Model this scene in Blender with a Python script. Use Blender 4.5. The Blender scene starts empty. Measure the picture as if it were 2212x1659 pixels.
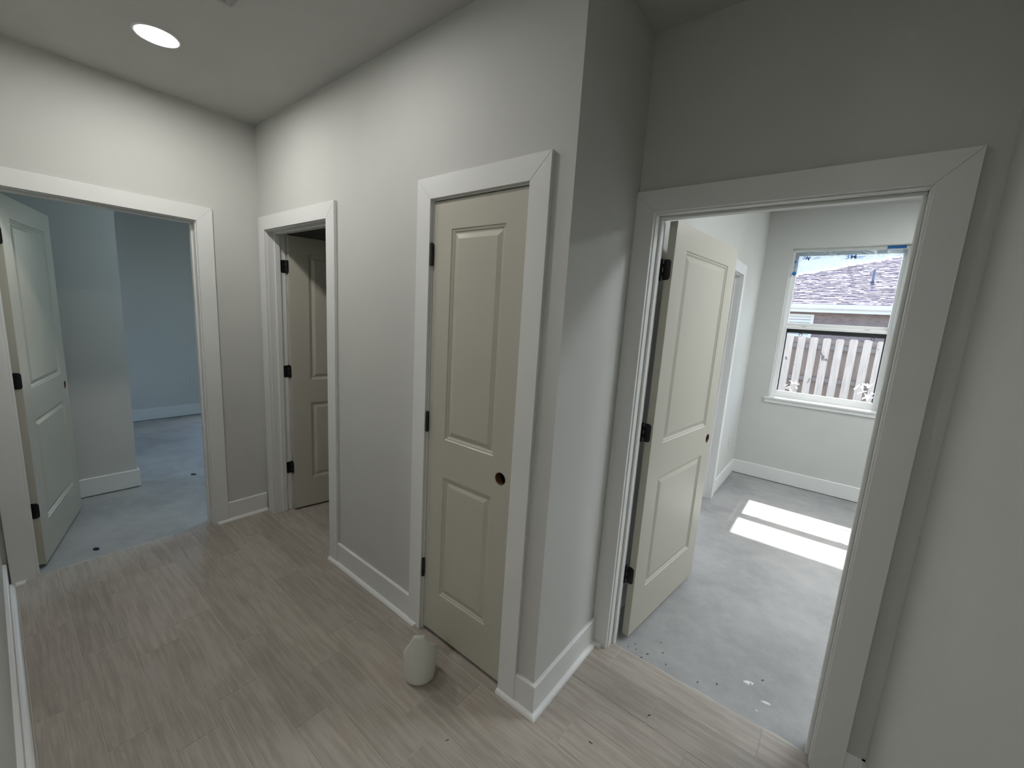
import bpy, bmesh, math, random
from mathutils import Vector, Matrix, noise
random.seed(7)
PI = math.pi
C = bpy.context.scene.collection
sc = bpy.context.scene

# ------------------------------------------------------------------ measured layout (metres)
T = 0.1145                    # stud wall thickness
A_X, C_Y, E_X, F_Y, CEIL = -2.5173, 0.5315, 1.0441, -1.3024, 2.7335
CW, CT = 0.0875, 0.018        # casing width / thickness
BH, BT, SH = 0.139, 0.014, 0.019
HEAD = 2.051                  # underside of head jamb
CONC = -0.012                 # concrete slab level in the bedrooms
WIN_Y = 3.905                 # bedroom window wall, inner face
PASS_X = -0.30                # left side of the opening behind the camera

# ------------------------------------------------------------------ helpers
def tag(o, label=None, cat=None, group=None, kind=None):
    if label: o['label'] = label
    if cat: o['category'] = cat
    if group: o['group'] = group
    if kind: o['kind'] = kind
    return o

def empty(name, loc=(0, 0, 0), rz=0.0):
    o = bpy.data.objects.new(name, None); C.objects.link(o)
    o.location = loc; o.rotation_euler = (0, 0, rz); o.empty_display_size = .1
    return o

def obj(name, bm, m, parent=None, smooth=False, bevel=0, seg=2, angle=35):
    me = bpy.data.meshes.new(name)
    bmesh.ops.recalc_face_normals(bm, faces=bm.faces)
    bm.to_mesh(me); bm.free()
    if m: me.materials.append(m)
    if smooth:
        for p in me.polygons: p.use_smooth = True
    o = bpy.data.objects.new(name, me); C.objects.link(o)
    if parent: o.parent = parent
    if bevel:
        b = o.modifiers.new('bevel', 'BEVEL'); b.width = bevel; b.segments = seg
        b.limit_method = 'ANGLE'; b.angle_limit = math.radians(angle)
    return o

def box(bm, x0, x1, y0, y1, z0, z1):
    v = [bm.verts.new(p) for p in ((x0,y0,z0),(x1,y0,z0),(x1,y1,z0),(x0,y1,z0),(x0,y0,z1),(x1,y0,z1),(x1,y1,z1),(x0,y1,z1))]
    for f in ((0,3,2,1),(4,5,6,7),(0,1,5,4),(1,2,6,5),(2,3,7,6),(3,0,4,7)): bm.faces.new([v[i] for i in f])
    return v

def prism(bm, pts, axis_fn, d0, d1):
    """closed polygon pts (2D) extruded between d0 and d1; axis_fn(u, v, d) -> xyz"""
    a = [bm.verts.new(axis_fn(u, v, d0)) for u, v in pts]; b = [bm.verts.new(axis_fn(u, v, d1)) for u, v in pts]
    n = len(pts); bm.faces.new(a[::-1]); bm.faces.new(b)
    for i in range(n): bm.faces.new((a[i], a[(i+1)%n], b[(i+1)%n], b[i]))

def cyl(bm, p0, p1, r0, r1=None, n=24, cap=True):
    r1 = r0 if r1 is None else r1
    p0, p1 = Vector(p0), Vector(p1); d = (p1-p0).normalized()
    u = d.orthogonal().normalized(); w = d.cross(u)
    A = [bm.verts.new(p0+(u*math.cos(2*PI*i/n)+w*math.sin(2*PI*i/n))*r0) for i in range(n)]
    B = [bm.verts.new(p1+(u*math.cos(2*PI*i/n)+w*math.sin(2*PI*i/n))*r1) for i in range(n)]
    for i in range(n): bm.faces.new((A[i], A[(i+1)%n], B[(i+1)%n], B[i]))
    if cap: bm.faces.new(A[::-1]); bm.faces.new(B)

def BM(): return bmesh.new()

# ------------------------------------------------------------------ materials
def mat(name, col, rough=.5, spec=.5, metal=0.0):
    m = bpy.data.materials.new(name); m.use_nodes = True
    b = m.node_tree.nodes['Principled BSDF']
    b.inputs['Base Color'].default_value = (*col, 1); b.inputs['Roughness'].default_value = rough
    b.inputs['Specular IOR Level'].default_value = spec; b.inputs['Metallic'].default_value = metal
    return m
def N(m, t, **kw):
    n = m.node_tree.nodes.new(t)
    for k, v in kw.items(): setattr(n, k, v)
    return n
def L(m, a, b): m.node_tree.links.new(a, b)
def bsdf(m): return m.node_tree.nodes['Principled BSDF']
def coords(m, scale=(1,1,1)):
    tc = N(m, 'ShaderNodeTexCoord'); mp = N(m, 'ShaderNodeMapping')
    mp.inputs['Scale'].default_value = scale; L(m, tc.outputs['Object'], mp.inputs['Vector'])
    return mp.outputs['Vector']
def bump(m, height, strength, dist=.002):
    b = N(m, 'ShaderNodeBump'); b.inputs['Strength'].default_value = strength; b.inputs['Distance'].default_value = dist
    L(m, height, b.inputs['Height']); L(m, b.outputs['Normal'], bsdf(m).inputs['Normal'])
def noise_tex(m, vec, scale, detail=4, rough=.55):
    n = N(m, 'ShaderNodeTexNoise'); n.inputs['Scale'].default_value = scale
    n.inputs['Detail'].default_value = detail; n.inputs['Roughness'].default_value = rough
    L(m, vec, n.inputs['Vector']); return n
def ramp(m, fac, stops):
    r = N(m, 'ShaderNodeValToRGB'); e = r.color_ramp.elements
    while len(e) < len(stops): e.new(.5)
    for i, (p, c) in enumerate(stops): e[i].position = p; e[i].color = (*c, 1)
    L(m, fac, r.inputs['Fac']); return r.outputs['Color']

def paint(name, col, rough, tex=0.0, scale=90):
    m = mat(name, col, rough, .4)
    v = coords(m)
    n2 = noise_tex(m, v, 1.3, 3)
    c = tuple(x*.965 for x in col); d = tuple(min(1, x*1.02) for x in col)
    L(m, ramp(m, n2.outputs['Fac'], [(.35, c), (.65, d)]), bsdf(m).inputs['Base Color'])
    if tex:
        n = noise_tex(m, v, scale, 3); bump(m, n.outputs['Fac'], tex, .003)
    return m

WALL = paint('wall_paint', (.555, .560, .540), .75, .10)
CEILM = paint('ceiling_paint', (.50, .50, .485), .85, .2, 120)
TRIM = paint('trim_paint', (.71, .718, .712), .38, .012, 40)
LEAF = paint('door_primer', (.47, .457, .39), .34, .07, 60)
BLACK = mat('black_hardware', (.006, .006, .007), .42, .5)
BORE = mat('raw_wood_core', (.16, .085, .05), .85, .2)
VINYL = paint('window_vinyl', (.78, .79, .78), .35, .02)
GASKET = mat('black_gasket', (.02, .02, .025), .5)
BLUE = mat('blue_painters_tape', (.02, .16, .50), .6)
PLASTIC = mat('white_plastic', (.64, .655, .59), .45)
bsdf(PLASTIC).inputs['Subsurface Weight'].default_value = .15
bsdf(PLASTIC).inputs['Subsurface Radius'].default_value = (.02, .02, .02)
OUTLET = mat('outlet_plastic', (.60, .60, .585), .35)
VENTM = mat('vent_enamel', (.35, .35, .34), .5)
VENTD = mat('vent_shaft_dark', (.02, .02, .02), .8)

# wood-look porcelain plank: grain along x, tone different for each plank
def tile_mat():
    m = mat('wood_look_tile', (.4, .36, .3), .48, .45)
    geo = N(m, 'ShaderNodeNewGeometry')
    tc = N(m, 'ShaderNodeTexCoord')
    comb = N(m, 'ShaderNodeCombineXYZ')
    ml = N(m, 'ShaderNodeMath', operation='MULTIPLY'); ml.inputs[1].default_value = 37.0
    L(m, geo.outputs['Random Per Island'], ml.inputs[0])
    for i in range(3): L(m, ml.outputs[0], comb.inputs[i])
    add = N(m, 'ShaderNodeVectorMath', operation='ADD')
    L(m, tc.outputs['Object'], add.inputs[0]); L(m, comb.outputs[0], add.inputs[1])
    mp = N(m, 'ShaderNodeMapping'); mp.inputs['Scale'].default_value = (1.6, 22, 1); L(m, add.outputs[0], mp.inputs['Vector'])
    g = noise_tex(m, mp.outputs['Vector'], 2.2, 8, .66)
    mp2 = N(m, 'ShaderNodeMapping'); mp2.inputs['Scale'].default_value = (3, 70, 1); L(m, add.outputs[0], mp2.inputs['Vector'])
    g2 = noise_tex(m, mp2.outputs['Vector'], 3.0, 5, .6)
    mx = N(m, 'ShaderNodeMath', operation='ADD'); L(m, g.outputs['Fac'], mx.inputs[0])
    m2 = N(m, 'ShaderNodeMath', operation='MULTIPLY'); m2.inputs[1].default_value = .45; L(m, g2.outputs['Fac'], m2.inputs[0])
    L(m, m2.outputs[0], mx.inputs[1])
    big = noise_tex(m, tc.outputs['Object'], 4.5, 4)
    m3 = N(m, 'ShaderNodeMath', operation='MULTIPLY'); m3.inputs[1].default_value = .35; L(m, big.outputs['Fac'], m3.inputs[0])
    s3 = N(m, 'ShaderNodeMath', operation='ADD'); L(m, mx.outputs[0], s3.inputs[0]); L(m, m3.outputs[0], s3.inputs[1])
    base = ramp(m, s3.outputs[0], [(.62, (.285, .251, .215)), (.84, (.340, .303, .263)), (1.0, (.405, .367, .326))])
    hsv = N(m, 'ShaderNodeHueSaturation')
    mr = N(m, 'ShaderNodeMapRange'); mr.inputs['To Min'].default_value = .90; mr.inputs['To Max'].default_value = 1.08
    L(m, geo.outputs['Random Per Island'], mr.inputs['Value']); L(m, mr.outputs[0], hsv.inputs['Value'])
    L(m, base, hsv.inputs['Color']); L(m, hsv.outputs['Color'], bsdf(m).inputs['Base Color'])
    bump(m, s3.outputs[0], .25, .0012)
    return m
TILE = tile_mat()
GROUT = paint('grout', (.46, .44, .40), .9, .1, 200)

def concrete_mat():
    m = mat('bare_concrete', (.4, .42, .43), .62, .4)
    v = coords(m)
    a = noise_tex(m, v, 1.6, 8, .62); b = noise_tex(m, v, 9, 6, .6); s = noise_tex(m, v, 26, 3, .5)
    ad0 = N(m, 'ShaderNodeMath', operation='MULTIPLY_ADD'); ad0.inputs[1].default_value = .30
    L(m, b.outputs['Fac'], ad0.inputs[0]); L(m, a.outputs['Fac'], ad0.inputs[2])
    fine = noise_tex(m, coords(m, (1, 2.2, 1)), 38, 8, .75)
    ad = N(m, 'ShaderNodeMath', operation='MULTIPLY_ADD'); ad.inputs[1].default_value = .22
    L(m, fine.outputs['Fac'], ad.inputs[0]); L(m, ad0.outputs[0], ad.inputs[2])
    col = ramp(m, ad.outputs[0], [(.54, (.24, .243, .241)), (.76, (.325, .329, .327)), (.98, (.40, .401, .396))])
    sp = N(m, 'ShaderNodeMapRange'); sp.inputs['From Min'].default_value = .735; sp.inputs['From Max'].default_value = .82
    L(m, s.outputs['Fac'], sp.inputs['Value'])
    mx = N(m, 'ShaderNodeMixRGB'); mx.inputs['Color2'].default_value = (.74, .74, .72, 1)
    L(m, sp.outputs[0], mx.inputs['Fac']); L(m, col, mx.inputs['Color1'])
    L(m, mx.outputs['Color'], bsdf(m).inputs['Base Color'])
    bump(m, b.outputs['Fac'], .12, .004)
    return m
CONCM = concrete_mat()

def fence_mat(name, c0, c1):
    m = mat(name, c0, .85, .2)
    oi = N(m, 'ShaderNodeObjectInfo')
    def rc(scale):
        a = N(m, 'ShaderNodeVectorMath', operation='ADD'); mu = N(m, 'ShaderNodeMath', operation='MULTIPLY'); mu.inputs[1].default_value = 90
        L(m, oi.outputs['Random'], mu.inputs[0]); L(m, coords(m, scale), a.inputs[0]); L(m, mu.outputs[0], a.inputs[1]); return a.outputs[0]
    n = noise_tex(m, rc((14, 14, 1.1)), 2.5, 6, .6)
    k = noise_tex(m, rc((7, 7, 4)), 1.6, 1)
    c = ramp(m, n.outputs['Fac'], [(.3, c0), (.7, c1)])
    sp = N(m, 'ShaderNodeMapRange'); sp.inputs['From Min'].default_value = .70; sp.inputs['From Max'].default_value = .76
    L(m, k.outputs['Fac'], sp.inputs['Value'])
    mx = N(m, 'ShaderNodeMixRGB'); mx.inputs['Color2'].default_value = (.22, .20, .20, 1)
    L(m, sp.outputs[0], mx.inputs['Fac']); L(m, c, mx.inputs['Color1']); L(m, mx.outputs['Color'], bsdf(m).inputs['Base Color'])
    return m
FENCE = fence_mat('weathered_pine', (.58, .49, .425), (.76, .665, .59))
FENCE_SHADE = fence_mat('weathered_pine_shaded', (.23, .20, .185), (.32, .28, .265))  # back boards: shade behind the front pickets put into a darker colour

def shingle_mat():
    m = mat('asphalt_shingle', (.5, .43, .45), .9, .2)
    geo = N(m, 'ShaderNodeNewGeometry')
    v = coords(m, (1, 1, 1))
    mp = N(m, 'ShaderNodeMapping'); mp.inputs['Scale'].default_value = (9, 10, 10); L(m, v, mp.inputs['Vector'])
    n = noise_tex(m, mp.outputs['Vector'], 1.0, 3, .7)
    c = ramp(m, n.outputs['Fac'], [(.35, (.19, .135, .15)), (.5, (.32, .265, .28)), (.65, (.44, .385, .40))])
    L(m, c, bsdf(m).inputs['Base Color'])
    return m
SHING = shingle_mat()
def brick_mat():
    m = mat('house_brick', (.2, .15, .14), .9, .2)
    b = N(m, 'ShaderNodeTexBrick'); b.inputs['Scale'].default_value = 4.6
    b.inputs['Color1'].default_value = (.23, .18, .18, 1); b.inputs['Color2'].default_value = (.30, .24, .24, 1)
    b.inputs['Mortar'].default_value = (.36, .32, .32, 1); b.inputs['Mortar Size'].default_value = .012
    tc = N(m, 'ShaderNodeTexCoord'); sp = N(m, 'ShaderNodeSeparateXYZ'); cb = N(m, 'ShaderNodeCombineXYZ')
    L(m, tc.outputs['Object'], sp.inputs[0]); L(m, sp.outputs['X'], cb.inputs[0]); L(m, sp.outputs['Z'], cb.inputs[1])
    L(m, cb.outputs[0], b.inputs['Vector']); L(m, b.outputs['Color'], bsdf(m).inputs['Base Color'])
    return m
BRICK = brick_mat()
EXTW = paint('exterior_white', (.82, .82, .83), .6)
SOIL = paint('sandy_soil', (.34, .32, .26), .95, .3, 30)

def glass_mat():
    m = bpy.data.materials.new('window_glass'); m.use_nodes = True
    nt = m.node_tree; nt.nodes.clear()
    o = nt.nodes.new('ShaderNodeOutputMaterial'); tr = nt.nodes.new('ShaderNodeBsdfTransparent'); gl = nt.nodes.new('ShaderNodeBsdfGlossy')
    mx = nt.nodes.new('ShaderNodeMixShader'); fr = nt.nodes.new('ShaderNodeFresnel'); fr.inputs['IOR'].default_value = 1.35
    tr.inputs['Color'].default_value = (.95, .97, .97, 1); gl.inputs['Roughness'].default_value = .02
    ge = nt.nodes.new('ShaderNodeNewGeometry'); mm = nt.nodes.new('ShaderNodeMath'); mm.operation = 'SUBTRACT'; mm.inputs[0].default_value = 1
    mu = nt.nodes.new('ShaderNodeMath'); mu.operation = 'MULTIPLY'
    nt.links.new(ge.outputs['Backfacing'], mm.inputs[1]); nt.links.new(mm.outputs[0], mu.inputs[0]); nt.links.new(fr.outputs[0], mu.inputs[1])
    nt.links.new(mu.outputs[0], mx.inputs[0]); nt.links.new(tr.outputs[0], mx.inputs[1]); nt.links.new(gl.outputs[0], mx.inputs[2])
    nt.links.new(mx.outputs[0], o.inputs['Surface']); return m
GLASS = glass_mat()
def film_mat(name, col, alpha):
    m = bpy.data.materials.new(name); m.use_nodes = True
    nt = m.node_tree; nt.nodes.clear()
    o = nt.nodes.new('ShaderNodeOutputMaterial'); tr = nt.nodes.new('ShaderNodeBsdfTransparent'); tl = nt.nodes.new('ShaderNodeBsdfTranslucent')
    df = nt.nodes.new('ShaderNodeBsdfGlossy'); df.inputs['Roughness'].default_value = .25
    m1 = nt.nodes.new('ShaderNodeMixShader'); m2 = nt.nodes.new('ShaderNodeMixShader')
    tl.inputs['Color'].default_value = (*col, 1); df.inputs['Color'].default_value = (.8, .85, .9, 1)
    m1.inputs[0].default_value = .2; m2.inputs[0].default_value = alpha
    nt.links.new(tl.outputs[0], m1.inputs[1]); nt.links.new(df.outputs[0], m1.inputs[2])
    nt.links.new(tr.outputs[0], m2.inputs[1]); nt.links.new(m1.outputs[0], m2.inputs[2]); nt.links.new(m2.outputs[0], o.inputs['Surface'])
    return m
FILM = film_mat('masking_film', (.29, .37, .45), .90)
SCRAP = film_mat('film_scrap', (.75, .76, .77), .5)

def emit(name, col, s):
    m = bpy.data.materials.new(name); m.use_nodes = True
    nt = m.node_tree; nt.nodes.clear()
    o = nt.nodes.new('ShaderNodeOutputMaterial'); e = nt.nodes.new('ShaderNodeEmission')
    e.inputs['Color'].default_value = (*col, 1); e.inputs['Strength'].default_value = s
    nt.links.new(e.outputs[0], o.inputs['Surface']); return m
LAMP_HALL = emit('led_lens_warm', (1.0, .975, .92), 180)
FILL_BED = emit('fill_lens_cool', (.95, .985, 1.0), 57)

LAMP_HALL2 = emit('led_lens_warm_dim', (1.0, .98, .95), 108)
FILL_PASS = emit('fill_lens_neutral', (1.0, .99, .96), 46)
FILL_ENTRY = emit('fill_lens_blue_dim', (.66, .88, 1.0), 36)
FILL_ALCOVE = emit('fill_lens_blue', (.70, .91, 1.0), 38)

# ------------------------------------------------------------------ walls
def wall(name, axis, a0, a1, t0, t1, openings=(), z0=-.05, z1=None, label=''):
    """slab running along axis ('x'/'y') from a0 to a1, thickness t0..t1; openings (u0,u1,zb,zt)"""
    z1 = CEIL + .09 if z1 is None else z1
    bm = BM(); cuts = sorted({a0, a1, *[o[0] for o in openings], *[o[1] for o in openings]})
    def B(u0, u1, zb, zt):
        if u1-u0 < 1e-6 or zt-zb < 1e-6: return
        if axis == 'x': box(bm, u0, u1, t0, t1, zb, zt)
        else: box(bm, t0, t1, u0, u1, zb, zt)
    for u0, u1 in zip(cuts, cuts[1:]):
        op = [o for o in openings if o[0] <= u0+1e-6 and o[1] >= u1-1e-6]
        if op: B(u0, u1, z0, op[0][2]); B(u0, u1, op[0][3], z1)
        else: B(u0, u1, z0, z1)
    o = obj(name, bm, WALL); tag(o, label, 'wall', kind='structure'); return o

RJ = .0195  # jamb board
def rough(j0, j1): return (j0-RJ, j1+RJ, -.06, HEAD+RJ)
# jamb faces
D2 = (-2.3888, -1.5758); CL = (-.6854, -.1748); DD = (.0842, .8985); AA = (-1.1897, -.3694)
BCL = (2.06, 2.885)         # closet opening in the bedroom's left wall (along y)

wall('wall_back', 'x', A_X, 0, 0, T, [rough(*D2), rough(*CL)], label='greige hall wall with the narrow doorway and the closed cream closet door')
wall('wall_corner', 'y', T, C_Y, -T, 0, label='short greige wall running back from the outside corner')
wall('wall_bedroom_front', 'x', -T, 4.2, C_Y, C_Y+T, [(DD[0]-RJ, DD[1]+RJ, -.06, 2.040+RJ)], label='greige wall around the open bedroom doorway at right')
wall('wall_right', 'y', -4.2, C_Y, E_X, E_X+T, label='dim greige wall at the right edge')
wall('wall_left', 'y', -4.2, 2.2, A_X-T, A_X, [rough(*AA)], label='greige wall with the wide open doorway at left')
wall('wall_front', 'x', A_X, PASS_X, F_Y-T, F_Y, label='greige wall seen edge-on at the left edge')
wall('wall_passage_left', 'y', -4.2, F_Y-T, PASS_X-T, PASS_X, label='passage wall behind the viewer')
wall('wall_passage_end', 'x', PASS_X-T, E_X+T, -4.2-T, -4.2, label='end wall of the passage behind the viewer')
# bedroom beyond the right doorway
wall('wall_bedroom_left', 'y', C_Y+T, WIN_Y, -T, 0, [rough(*BCL)], label='pale bedroom wall with a closet opening behind the door leaf')
WOP = (.240, 1.140, .900, 2.432); WOP2 = (2.30, 3.20, .900, 2.432)
wall('wall_bedroom_window', 'x', -T, 4.2, WIN_Y, WIN_Y+.17, [WOP, WOP2], label='pale bedroom wall holding the window', z0=-.35)
wall('wall_bedroom_right', 'y', C_Y+T, WIN_Y, 4.2, 4.2+T, label='far right wall of the bright bedroom')
# closet of that bedroom and the rooms behind the hall wall
wall('wall_closet_back', 'y', 1.7, WIN_Y, -.9, -.9+T, label='back wall of the bedroom closet')
wall('wall_closet_side', 'x', A_X, -T, 1.7-T, 1.7, label='partition behind the small dark room')
wall('wall_closet_divider', 'y', T, 1.7-T, -1.2, -1.2+T, label='partition between the dark room and the hall closet')
# left bedroom
SY, EY = -2.5, 2.0
WA1 = (-5.45, -3.85, .40, 2.35); WA2 = (.52, 1.60, .35, 2.35)
BX, PX, PY = -5.985, -3.657, -.568
wall('wall_partition', 'y', -1.36, PY, PX-T, PX, label='short dim partition end inside the left bedroom')
wall('wall_vestibule', 'x', PX, A_X-T, -1.36-T, -1.36, label='wall closing the entry of the left bedroom')
wall('wall_room_far', 'y', SY, EY, BX-.17, BX, [WA2], label='dim blue-grey far wall of the left bedroom')
wall('wall_room_side', 'x', BX-T, A_X, SY-.17, SY, [WA1], label='side wall of the left bedroom', z0=-.35)
wall('wall_room_end', 'x', BX-T, A_X-T, EY, EY+.17, label='end wall of the left bedroom', z0=-.35)

# ceiling
BCE = .058   # the bedroom ceiling is a little higher
bm = BM(); box(bm, A_X-T, 4.2+T, -4.2-.17, C_Y+T*.5, CEIL, CEIL+.15); box(bm, A_X-T, -T*.5, C_Y+T*.5, WIN_Y+.17, CEIL, CEIL+.15); box(bm, -T*.5, 4.2+T, C_Y+T*.5, WIN_Y+.17, CEIL+BCE, CEIL+.15); box(bm, BX-.17, A_X-T, SY-.17, EY+.17, CEIL, CEIL+.15)
tag(obj('ceiling', bm, CEILM), 'flat painted ceiling', 'ceiling', kind='structure')

# ------------------------------------------------------------------ floors
bm = BM(); box(bm, A_X-T, 4.2+T, -4.3, WIN_Y+.1, -.16, CONC); box(bm, BX-T, A_X-T, SY-.1, EY+.1, -.16, CONC)
tag(obj('floor_slab', bm, CONCM), 'bare grey concrete slab floor in the bedrooms', 'floor', kind='structure')

bm = BM()
rects = [(-2.545, E_X+.02, -4.2, .578), (A_X-.02, -T, .578, 1.6)]
for x0, x1, y0, y1 in rects: box(bm, x0, x1, y0, y1, CONC-.003, -.0016)
base_floor = obj('floor', bm, GROUT); tag(base_floor, 'hall floor of greige wood-look plank tile', 'floor', kind='structure')
bm = BM()
PW, PL, G = .1533, .6075, .0030
offs = {0: .136, 1: .373, 2: .533, 3: .144, 4: .362}
def tiles(rect):
    X0, X1, Y0, Y1 = rect
    for k in range(-9, 34):
        ya, yb = .422-PW*(k-1)-PW, .422-PW*(k-1)      # row k: top edge at .575 - .1533 k
        a, b = max(ya+G/2, Y0), min(yb-G/2, Y1)
        if b-a < .006: continue
        o = offs.get(k, (.136, .373, .533, .144, .362)[k % 5]+.05*((k*7) % 3))
        n0 = int((X0-o)/PL)-2
        for i in range(n0, n0+14):
            xa, xb = o+i*PL+G/2, o+(i+1)*PL-G/2
            c, d = max(xa, X0), min(xb, X1)
            if d-c < .006: continue
            z = random.uniform(-.0003, .0003)
            e = .0012
            lo = [bm.verts.new(p) for p in ((c,a,CONC),(d,a,CONC),(d,b,CONC),(c,b,CONC))]
            mi = [bm.verts.new(p) for p in ((c,a,z-e),(d,a,z-e),(d,b,z-e),(c,b,z-e))]
            hi = [bm.verts.new(p) for p in ((c+e,a+e,z),(d-e,a+e,z),(d-e,b-e,z),(c+e,b-e,z))]
            bm.faces.new(hi)
            for j in range(4):
                k2 = (j+1) % 4
                bm.faces.new((lo[j], lo[k2], mi[k2], mi[j])); bm.faces.new((mi[j], mi[k2], hi[k2], hi[j]))
for r in rects: tiles(r)
obj('plank_tiles', bm, TILE, base_floor)
# thinset smears along the two tile edges
def smear(name, pts, parent, m):
    bm = BM(); vs = []
    for i, (x, y, w) in enumerate(pts):
        n = .5+.5*noise.noise(Vector((x*7, y*7, 3)))+.18*noise.noise(Vector((x*40, y*40, 5)))
        vs.append((x, y, max(.003, w*n)))
    top = [bm.verts.new((x, y+w, CONC+.002)) if name == 'thinset_edge' else bm.verts.new((x-w, y, CONC+.002)) for x, y, w in vs]
    bot = [bm.verts.new((x, y, -.003)) for x, y, w in vs]
    for i in range(len(vs)-1): bm.faces.new((bot[i], bot[i+1], top[i+1], top[i]))
    return obj(name, bm, m, parent)
THIN = paint('thinset', (.42, .41, .39), .95, .3, 80)
smear('thinset_edge', [(.09+i*.0125, .575, .030) for i in range(65)], base_floor, THIN)
smear('thinset_rim', [(-2.543, -1.18+i*.0125, .055) for i in range(65)], base_floor, THIN)

# ------------------------------------------------------------------ trim: baseboard + quarter round
def run_profile(bm, p0, p1, nrm, prof, m0=0., m1=0.):
    """profile (out, z) swept from p0 to p1; out along nrm; mitre slopes m0/m1: end shift per unit of out"""
    p0, p1, n = Vector((*p0, 0)), Vector((*p1, 0)), Vector((*nrm, 0)); d = (p1-p0).normalized()
    a = [bm.verts.new(p0+n*o+d*(m0*o)+Vector((0,0,z))) for o, z in prof]
    b = [bm.verts.new(p1+n*o+d*(m1*o)+Vector((0,0,z))) for o, z in prof]
    k = len(prof)
    for i in range(k): bm.faces.new((a[i], a[(i+1)%k], b[(i+1)%k], b[i]))
    bm.faces.new(a[::-1]); bm.faces.new(b)
def qround(z0): return [(BT-.001, z0), (BT+SH, z0)]+[(BT+SH*math.cos(t), z0+.002+(SH-.002)*math.sin(t)) for t in [i*PI/12 for i in range(0, 7)]]+[(BT-.001, z0+SH)]
def base(name, segs, z0=0.0, shoe=True, label=''):
    root = empty(name); tag(root, label, 'baseboard', kind='structure')
    for s in segs:
        p0, p1, n, m0, m1 = s[:5]
        bm = BM(); run_profile(bm, p0, p1, n, [(0, z0), (BT, z0), (BT, z0+BH-z0-.004), (BT-.004, BH), (0, BH)], m0, m1)
        obj('board', bm, TRIM, root)
        if shoe:
            e0 = s[5] if len(s) > 5 else 0; e1 = s[6] if len(s) > 6 else 0
            d = (Vector(p1)-Vector(p0)).normalized()
            q0 = (p0[0]+d.x*e0, p0[1]+d.y*e0); q1 = (p1[0]+d.x*e1, p1[1]+d.y*e1)
            bm = BM(); run_profile(bm, q0, q1, n, qround(z0), 0 if e0 else m0, -.7 if e1 > .02 else m1)
            obj('shoe_molding', bm, TRIM, root, smooth=False)
    return root
oD2 = (D2[0]-.005-CW, D2[1]+.005+CW); oCL = (CL[0]-.005-CW, CL[1]+.005+CW)
oDD = (DD[0]-.005-CW, DD[1]+.005+CW); oAA = (AA[0]-.005-CW, AA[1]+.005+CW)
# wall_back faces -y
base('baseboard_back', [((oD2[1], 0), (oCL[0], 0), (0, -1), 0, 0, -.0875, .076), ((oCL[1], 0), (0, 0), (0, -1), 0, 1, -.0875, .0)], label='white baseboard under the hall wall on both sides of the closet door')
base('baseboard_corner', [((0, 0), (0, C_Y-CT), (1, 0), -1, 0)], label='white baseboard turning the outside corner')
base('baseboard_left', [((A_X, oAA[1]), (A_X, -CT), (1, 0), 0, 0, -.07, 0)], label='short white baseboard between the two left doorways')
base('baseboard_front', [((A_X+.02, F_Y), (PASS_X, F_Y), (0, 1), 0, 0)], label='white baseboard with quarter round at the lower left edge')
base('baseboard_right', [((E_X, C_Y), (E_X, -4.2), (-1, 0), 0, 0), ((oDD[1], C_Y), (E_X, C_Y), (0, -1), 0, 0)], label='baseboard at the foot of the dim right wall')
base('baseboard_bedroom_window', [((0, WIN_Y), (4.2, WIN_Y), (0, -1), 0, 0)], z0=CONC+.010, shoe=False, label='white baseboard below the bedroom window')
base('baseboard_bedroom_left', [((0, BCL[1]+.005+CW), (0, WIN_Y), (1, 0), 0, 0), ((0, C_Y+T), (0, BCL[0]-.005-CW), (1, 0), 0, 0)], z0=CONC+.010, shoe=False, label='white baseboard beside the bedroom closet opening')
base('baseboard_partition', [((PX, -1.36), (PX, PY), (1, 0), 0, 1), ((PX, PY), (PX-T, PY), (0, 1), -1, 0)], z0=CONC+.010, shoe=False, label='white baseboard wrapping the partition end in the left bedroom')
base('baseboard_room_far', [((BX, SY), (BX, EY), (1, 0), 0, 0)], z0=CONC+.010, shoe=False, label='pale baseboard along the far wall of the left bedroom')
# little quarter-round pieces running in front of two casings
def shoe_piece(name, p0, p1, n, label):
    bm = BM(); run_profile(bm, p0, p1, n, [(o-BT+CT, z) for o, z in qround(0)], 0, -.6)
    tag(obj(name, bm, TRIM), label, 'molding', kind='structure')
shoe_piece('trim_5', (BT, C_Y), (DD[0]-.012, C_Y), (0, -1), 'short quarter round in front of the right doorway casing')
shoe_piece('trim_6', (A_X, F_Y+.033), (A_X, AA[0]-.025), (1, 0), 'short quarter round in front of the left doorway casing')

# ------------------------------------------------------------------ door frames
def frame_xf(origin, u, v):
    """local (a along opening, b into the wall, z) -> world"""
    o, u, v = Vector((*origin, 0)), Vector((*u, 0)), Vector((*v, 0))
    return lambda a, b, z: tuple(o+u*a+v*b+Vector((0, 0, z)))
def casing(root, xf, w, head, face, z0, out=-1, gap=.0004):
    """mitred flat casing around opening 0..w at wall plane b=face, standing out (out=-1 towards -b)"""
    r = .005; i0, i1, zt = -r, w+r, head+r; o0, o1, ot = i0-CW, i1+CW, zt+CW
    g = gap
    for nm, pts in (('side_casing', [(o0, z0), (i0, z0), (i0, zt-g), (o0, ot-g)]), ('side_casing', [(i1, z0), (o1, z0), (o1, ot-g), (i1, zt-g)]),
                    ('head_casing', [(o0, ot), (i0, zt), (i1, zt), (o1, ot)])):
        bm = BM(); prism(bm, pts, lambda a, z, d: xf(a, d, z), face, face+out*CT)
        obj(nm, bm, TRIM, root, bevel=.0012, seg=1)
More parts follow.
